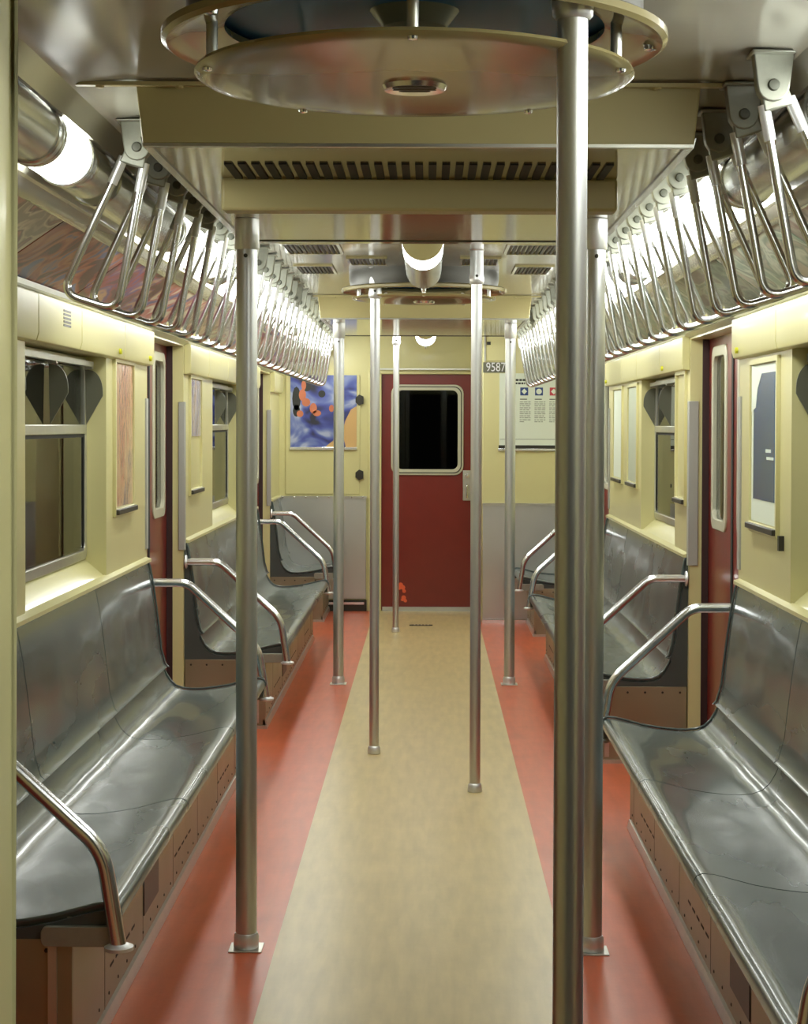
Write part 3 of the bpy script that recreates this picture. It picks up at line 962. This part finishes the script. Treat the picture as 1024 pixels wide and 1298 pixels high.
# ------------------------------------------------------------------ ceiling fans
def fan(y, label, hr, hd):
    r = empty('ceiling_fan', (0, y, ZC), label, 'ceiling fan', 'round fan covers in the ceiling')
    zr = 1.55 + hr
    # outer ring: rolled edge, shallow dish
    prof_ = [(.30, .020), (.33, .008), (.36, .004), (.380, -.002), (.390, -.008), (.398, -.003), (.398, .008), (.388, .014), (.375, .016), (.335, .022), (.305, .034)]
    MB().lathe(prof_, (0, y, zr), 96, closed=True).build('outer_ring', M['fan_disc'], r)
    MB().lathe([(.352, .014), (.36, .05), (.36, ZC - zr), (.355, ZC - zr), (.355, .05), (.347, .016)], (0, y, zr), 72, closed=True).build('collar', M['dark_metal'], r)
    MB().lathe([(.350, .040), (.30, .046), (.20, .052), (0.0, .052)], (0, y, zr), 72).build('housing', M['fan_blue'], r)
    zd = 1.55 + hd
    MB().lathe([(0, -.009), (.07, -.009), (.16, -.009), (.26, -.007), (.32, -.003), (.340, .0), (.347, .005), (.345, .010), (.335, .010), (.26, .004), (.0, -.004)], (0, y, zd), 96).build('disc', M['fan_disc'], r)
    v = MB().lathe([(.030, -.002), (.048, -.007), (.052, 0), (.05, .006)], (0, y, zd - .009), 36).build('centre_ring', M['chrome'], r)
    vb = MB()
    for i in range(5):
        vb.box(-.035, .035, y - .030 + i * .014, y - .024 + i * .014, zd - .013, zd - .007)
    vb.build('slats', M['dark_metal'], v)
    for k in range(5):
        a = R(-90 + 72 * k)
        cx, cy = .325 * math.cos(a), y + .325 * math.sin(a)
        MB().tube([(cx, cy, zd), (cx, cy, ZC - .03)], .009, 10).build('post', M['alu'], r)
        MB().lathe([(0, -.006), (.007, -.004), (.008, 0)], (.332 * math.cos(a), y + .332 * math.sin(a), zd - .001), 10).build('screw', M['chrome'], r)
        b_ = R(-70 + 72 * k)
        MB().lathe([(0, -.013), (.010, -.01), (.012, 0)], (.375 * math.cos(b_), y + .375 * math.sin(b_), zr + .004), 10).build('screw', M['chrome'], r)
    MB().lathe([(.0, -.030), (.05, -.026), (.07, 0)], (0, y - .05, zr + .040), 24).build('hub', M['alu'], r)
    return r


fan(2.89, 'large round fan cover overhead at the top of the picture', .603, .545)
fan(8.75, 'far round fan cover in the ceiling behind the aisle lamp', .640, .598)

# ------------------------------------------------------------------ poles
def pole(x, y, rad, ztop, label, thick):
    r = empty('grab_pole', (x, y, 0), label, 'grab pole', 'vertical grab poles')
    MB().tube([(x, y, .005), (x, y, ztop)], rad, 32).build('tube', M['steel'], r)
    if thick:
        MB().lathe([(rad + .003, 0), (rad + .006, .004), (rad + .006, .035), (rad + .002, .045)], (x, y, .003), 32).build('foot_ring', M['sleeve'], r)
        MB().box(x - rad - .018, x + rad + .018, y - rad - .018, y + rad + .018, 0, .004).build('foot_plate', M['alu'], r, bevel=.001)
        t = MB().lathe([(rad + .002, -.09), (rad + .005, -.086), (rad + .005, 0)], (x, y, ztop), 32).build('top_sleeve', M['sleeve'], r)
    else:
        MB().lathe([(rad + .006, 0), (rad + .008, .004), (rad + .006, .03), (rad + .001, .036)], (x, y, .001), 28).build('foot_ring', M['sleeve'], r)
        t = MB().lathe([(rad + .002, -.145), (rad + .007, -.14), (rad + .009, -.12), (rad + .006, -.10), (rad + .006, -.004), (rad + .010, 0)], (x, y, ztop), 28).build('top_sleeve', M['sleeve'], r)
    MB().lathe([(0, -.002), (.006, 0), (.006, .006)], (x, y - rad - .008, ztop - .11), 10, 'Y').build('set_screw', M['dark_metal'], t)


pole(.231, 2.645, .0225, ZC, 'nearest steel pole, running the full height of the picture', False)
pole(-.51, 5.33, .031, ZS, 'thick steel pole beside the nearer left bench', True)
pole(.51, 5.31, .029, ZS, 'thick steel pole just behind the nearest pole on the right', True)
pole(.224, 7.63, .0225, ZC, 'thin steel pole right of the aisle lamp', False)
pole(-.228, 8.51, .0225, ZC, 'thin steel pole left of the aisle lamp', False)
pole(-.51, 10.8, .031, ZS, 'thick steel pole beside the middle left bench', True)
pole(.51, 10.8, .031, ZS, 'thick steel pole beside the middle right bench, in front of map poster', True)
pole(-.217, 13.5, .0225, ZC, 'farthest steel pole in front of the red end door', False)

# ------------------------------------------------------------------ benches
seatp = [(1.136, .478), (1.124, .450), (1.106, .420), (1.082, .397), (1.05, .386), (1.01, .382), (.96, .384), (.90, .391), (.84, .402), (.78, .418),
         (.74, .428), (.712, .430), (.697, .424), (.690, .412), (.690, .396)]
backp = [(1.119, .484), (1.132, .496), (1.150, .56), (1.160, .65), (1.172, .75), (1.186, .85), (1.200, .925), (1.210, .948)]


def sheet(s, prof_, ya, yb, th, ny, contour):
    """bent sheet following a profile, with the hollows of the separate places"""
    mb = MB()
    k = len(prof_)
    nplace = max(1, round((yb - ya) / .44))
    for layer in (0, 1):
        for j in range(ny + 1):
            y = ya + (yb - ya) * j / ny
            u = (y - ya) / (yb - ya) * nplace
            ed = min(1, min(j, ny - j) / 1.5)
            for i, (x, z) in enumerate(prof_):
                t = i / (k - 1)
                bw = math.sin(PI * min(1, max(0, (t - .08) / .84)))
                dip = -contour * bw * (0.5 - 0.5 * math.cos(2 * PI * u)) * ed
                pa = Vector(prof_[max(0, i - 1)]); pb = Vector(prof_[min(k - 1, i + 1)])
                tg = (pb - pa).normalized()
                nrm = Vector((tg.y, -tg.x))
                if nrm.y < -.2 or (abs(nrm.y) <= .2 and nrm.x > 0): nrm = -nrm
                off = nrm * (dip - (th if layer else 0))
                mb.v.append((s * (x + off.x), y, z + off.y))
    st = (ny + 1) * k
    for j in range(ny):
        for i in range(k - 1):
            a = j * k + i
            mb.f.append((a, a + 1, a + k + 1, a + k))
            mb.f.append((st + a, st + a + k, st + a + k + 1, st + a + 1))
    for j in range(ny):
        for i in (0, k - 1):
            a = j * k + i
            mb.f.append((a, a + k, st + a + k, st + a))
    for i in range(k - 1):
        for j in (0, ny):
            a = j * k + i
            mb.f.append((a, a + 1, st + a + 1, st + a))
    return mb


def bench(s, a, b, cuts, label):
    r = empty('bench', (s * .95, (a + b) / 2, 0), label, 'bench', 'grey benches along the walls')
    ys = [a + .012] + cuts + [b - .012]
    for i in range(len(ys) - 1):
        y0, y1 = ys[i] + .004, ys[i + 1] - .004
        sheet(s, seatp, y0, y1, .012, max(8, int((y1 - y0) / .04)), .002).build('seat', M['seat'], r, smooth=50)
        sheet(s, backp, y0, y1, .010, max(8, int((y1 - y0) / .06)), .0015).build('backrest', M['seat'], r, smooth=50)
    for yc in cuts:
        sm = sheet(s, [(x + .003, z - .005) for x, z in seatp[:-1]], yc - .009, yc + .009, .003, 2, 0)
        sm2 = sheet(s, [(x + .005, z - .001) for x, z in backp], yc - .009, yc + .009, .002, 2, 0)
        n_ = len(sm.v); sm.v += sm2.v; sm.f += [tuple(q + n_ for q in f) for f in sm2.f]
        sm.build('seam_strip', M['dark'], r)
    # dark end panels in the outline of the seat
    under = [(x + .004, z - .012) for x, z in seatp]
    bk = [(x + .010, z) for x, z in backp[::-1]]
    poly = [(1.213, .945)] + bk + under + [(.70, .352), (1.213, .352)]
    for ye in (a, b - .012):
        e = MB().prism_y([(s * x, z) for x, z in poly], ye, ye + .012).build('end_panel', M['seat_edge'], r)
        prim = [(x - .004, z + .001) for x, z in backp[::-1]] + [(x, z + .004) for x, z in seatp]
        pts = [(s * x, ye + .006, z) for x, z in prim]
        MB().tube(pts, .005, 8).build('edge_bead', M['seat'], e)
    # base
    base = MB().box(s * .80, s * .815, a + .012, b - .012, .05, .40).box(s * .80, s * 1.21, a, a + .012, 0, .352).box(s * .80, s * 1.21, b - .012, b, 0, .352)
    base.box(s * .808, s * .82, a + .013, b - .013, 0, .0495)
    base.box(s * .715, s * .80, a + .03, b - .03, .36, .385)
    ba = base.build('base_panel', M['base_steel'], r, bevel=.002)
    sv = MB(); rv = MB()
    y = a + .42
    while y < b - .1:
        sv.box(s * .7993, s * .80, y, y + .0025, .05, .355)
        y += .62
    y = a + .06
    while y < b - .05:
        rv.lathe([(0, -s * .003), (.004, -s * .002), (.005, 0)], (s * .80, y, .075), 6, 'X')
        y += .14
    sv.build('panel_joint', M['dark_metal'], ba)
    rv.build('rivets', M['dark_metal'], ba)
    if b - a > 2:
        hv = MB()
        y = a + .5
        while y < b - .6:
            for q in range(5):
                hv.box(s * .799, s * .80, y + q * .085, y + q * .085 + .05, .135, .142)
            y += 1.2
        hv.build('heater_slots', M['dark'], ba)
        MB().box(s * .797, s * .80, a + 1.05, a + 1.33, .12, .34).build('hatch', M['dark_metal'], ba)
    er = MB()
    for ye, dd in ((a, -1), (b, 1)):
        for q in range(5):
            er.lathe([(0, dd * .004), (.005, dd * .003), (.006, 0)], (s * (.86 + q * .08), ye, .325), 6, 'Y')
    er.build('end_rivets', M['dark_metal'], ba)
    MB().prism_y([(s * .815, 0), (s * .792, 0), (s * .789, .008), (s * .796, .04), (s * .815, .045)], a, b).build('toe_strip', M['alu'], r)
    MB().box(s * .79, s * 1.0, a - .012, a, 0, .016).build('end_toe_strip', M['alu'], r)
    for ye, dd in ((a, -1), (b, 1)):
        yt = ye + dd * .022
        p = fillet([(s * 1.21, yt, .85), (s * 1.035, yt, .85), (s * .725, yt, .565), (s * .688, yt, .335)], [.10, .16], 9)
        t = MB().tube(p, .0185, 18).build('grab_rail', M['chrome'], r)
        MB().lathe([(.019, 0), (.034, .004), (.034, .012), (.021, .018)], (s * .688, yt, .330), 20).build('foot_flange', M['sleeve'], t)
        MB().lathe([(.020, s * 0), (.036, -s * .004), (.034, -s * .010), (.02, -s * .012)], (s * 1.208, yt, .85), 20, 'X').build('wall_flange', M['sleeve'], t)
        MB().prism(rrect(-.87 if s < 0 else .695, -.695 if s < 0 else .87, .338, .385, .015, 4), (0, min(ye, ye + dd * .018), 0), (1, 0, 0), (0, 0, 1), (0, 1, 0), .018).build(
            'bracket', M['cast'], t, bevel=.002)
        if b - a > 2: MB().box(s * .835, s * .855, ye - .004 + (0 if dd > 0 else -.006), ye + .004 + (.006 if dd > 0 else 0), .03, .345).build('bracket_post', M['panel_steel'], t)
    return r


bench(-1, *BENCH[-1][0], [5.40, 6.68], 'long grey bench on the left nearest the camera')
bench(1, *BENCH[1][0], [4.51, 5.71], 'long grey bench on the right nearest the camera')
bench(-1, *BENCH[-1][1], [10.42, 11.7], 'long grey bench in the middle of the left side between red doors')
bench(1, *BENCH[1][1], [9.5, 10.7], 'long grey bench in the middle of the right side between red doors')
bench(-1, *BENCH[-1][2], [], 'short grey bench at the far left against the end wall')
bench(1, *BENCH[1][2], [], 'short grey bench at the far right against the bulkhead')

# ------------------------------------------------------------------ grab handles
def strap(s):
    """origin at the pivot"""
    r = empty('strap_hanger', (0, 0, 0))
    zt = ZC - 2.211 - .006
    # cast bracket, thick rounded tongue
    poly = [(-.040, zt), (.040, zt), (.032, 0.0)]
    for t in range(1, 8):
        a = PI * t / 8
        poly.append((.032 * math.cos(a), -.032 * math.sin(a)))
    poly.append((-.032, 0.0))
    MB().prism(poly, (0, -.016, 0), (1, 0, 0), (0, 0, 1), (0, 1, 0), .032).box(-.046, .046, -.040, .040, zt - .006, zt).build('bracket', M['cast'], r, bevel=.003)
    MB().lathe([(0, -.005), (.010, -.004), (.012, 0), (.012, .04), (.0, .043)], (0, -.019, 0), 16, 'Y').build('pivot_bolt', M['pivot'], r)
    tilt = R(17.5) * s
    ca, sa = math.cos(tilt), math.sin(tilt)

    def P(u, w_):     # u outward, w down
        return (u * s * ca * 1 + w_ * sa, 0.004, -w_ * ca + u * s * sa * 1)
    pl = [P(-.026, -.0), P(.026, -.0), P(.031, .045), P(-.031, .045)]
    MB().prism([(p[0], p[2]) for p in pl], (0, -.010, 0), (1, 0, 0), (0, 0, 1), (0, 1, 0), .022).build('yoke', M['cast'], r, bevel=.004)
    pts = [P(-.026, .03), P(-.070, .388), P(.070, .388), P(.026, .03)]
    path = fillet(pts, .040, 8)
    h = MB().tube(path, .0100, 12).build('handle', M['chrome'], r)
    for u in (-1, 1):
        MB().tube([P(u * .026, .03), P(u * .034, .10)], .0125, 12).build('sleeve', M['sleeve'], h)
    return r


for s, s0, n, ds in ((-1, 1.90, 31, .150), (1, 1.545, 34, .1435)):
    proto = strap(s)
    cnt = 0
    for i in range(n):
        sc = s0 + ds * i
        y = sc * 2.300
        if y > 13.3: break
        o = proto if cnt == 0 else copy_tree(proto)
        cnt += 1
        o.location = (-.676 if s < 0 else .692, y, 2.211)
        tag(o, '%s steel grab handle hanging from the %s side of the ceiling, counted from the camera' % (ORD[cnt], SIDE[s]), 'grab handle', 'steel grab handles in two rows under the ceiling')

# ------------------------------------------------------------------ small floor plate
r = empty('floor_plate', (-.03, 14.0, 0), 'small dark slotted metal plate in the floor before the end door', 'floor plate')
MB().prism(rrect(-.12, .06, 13.93, 13.99, .025, 5), (0, 0, .0), (1, 0, 0), (0, 1, 0), (0, 0, 1), .005).build('plate', M['dark_metal'], r)
mb = MB()
for i in range(5):
    mb.box(-.085 + i * .026, -.073 + i * .026, 13.945, 13.975, .005, .0065)
mb.build('slots', M['alu'], r)
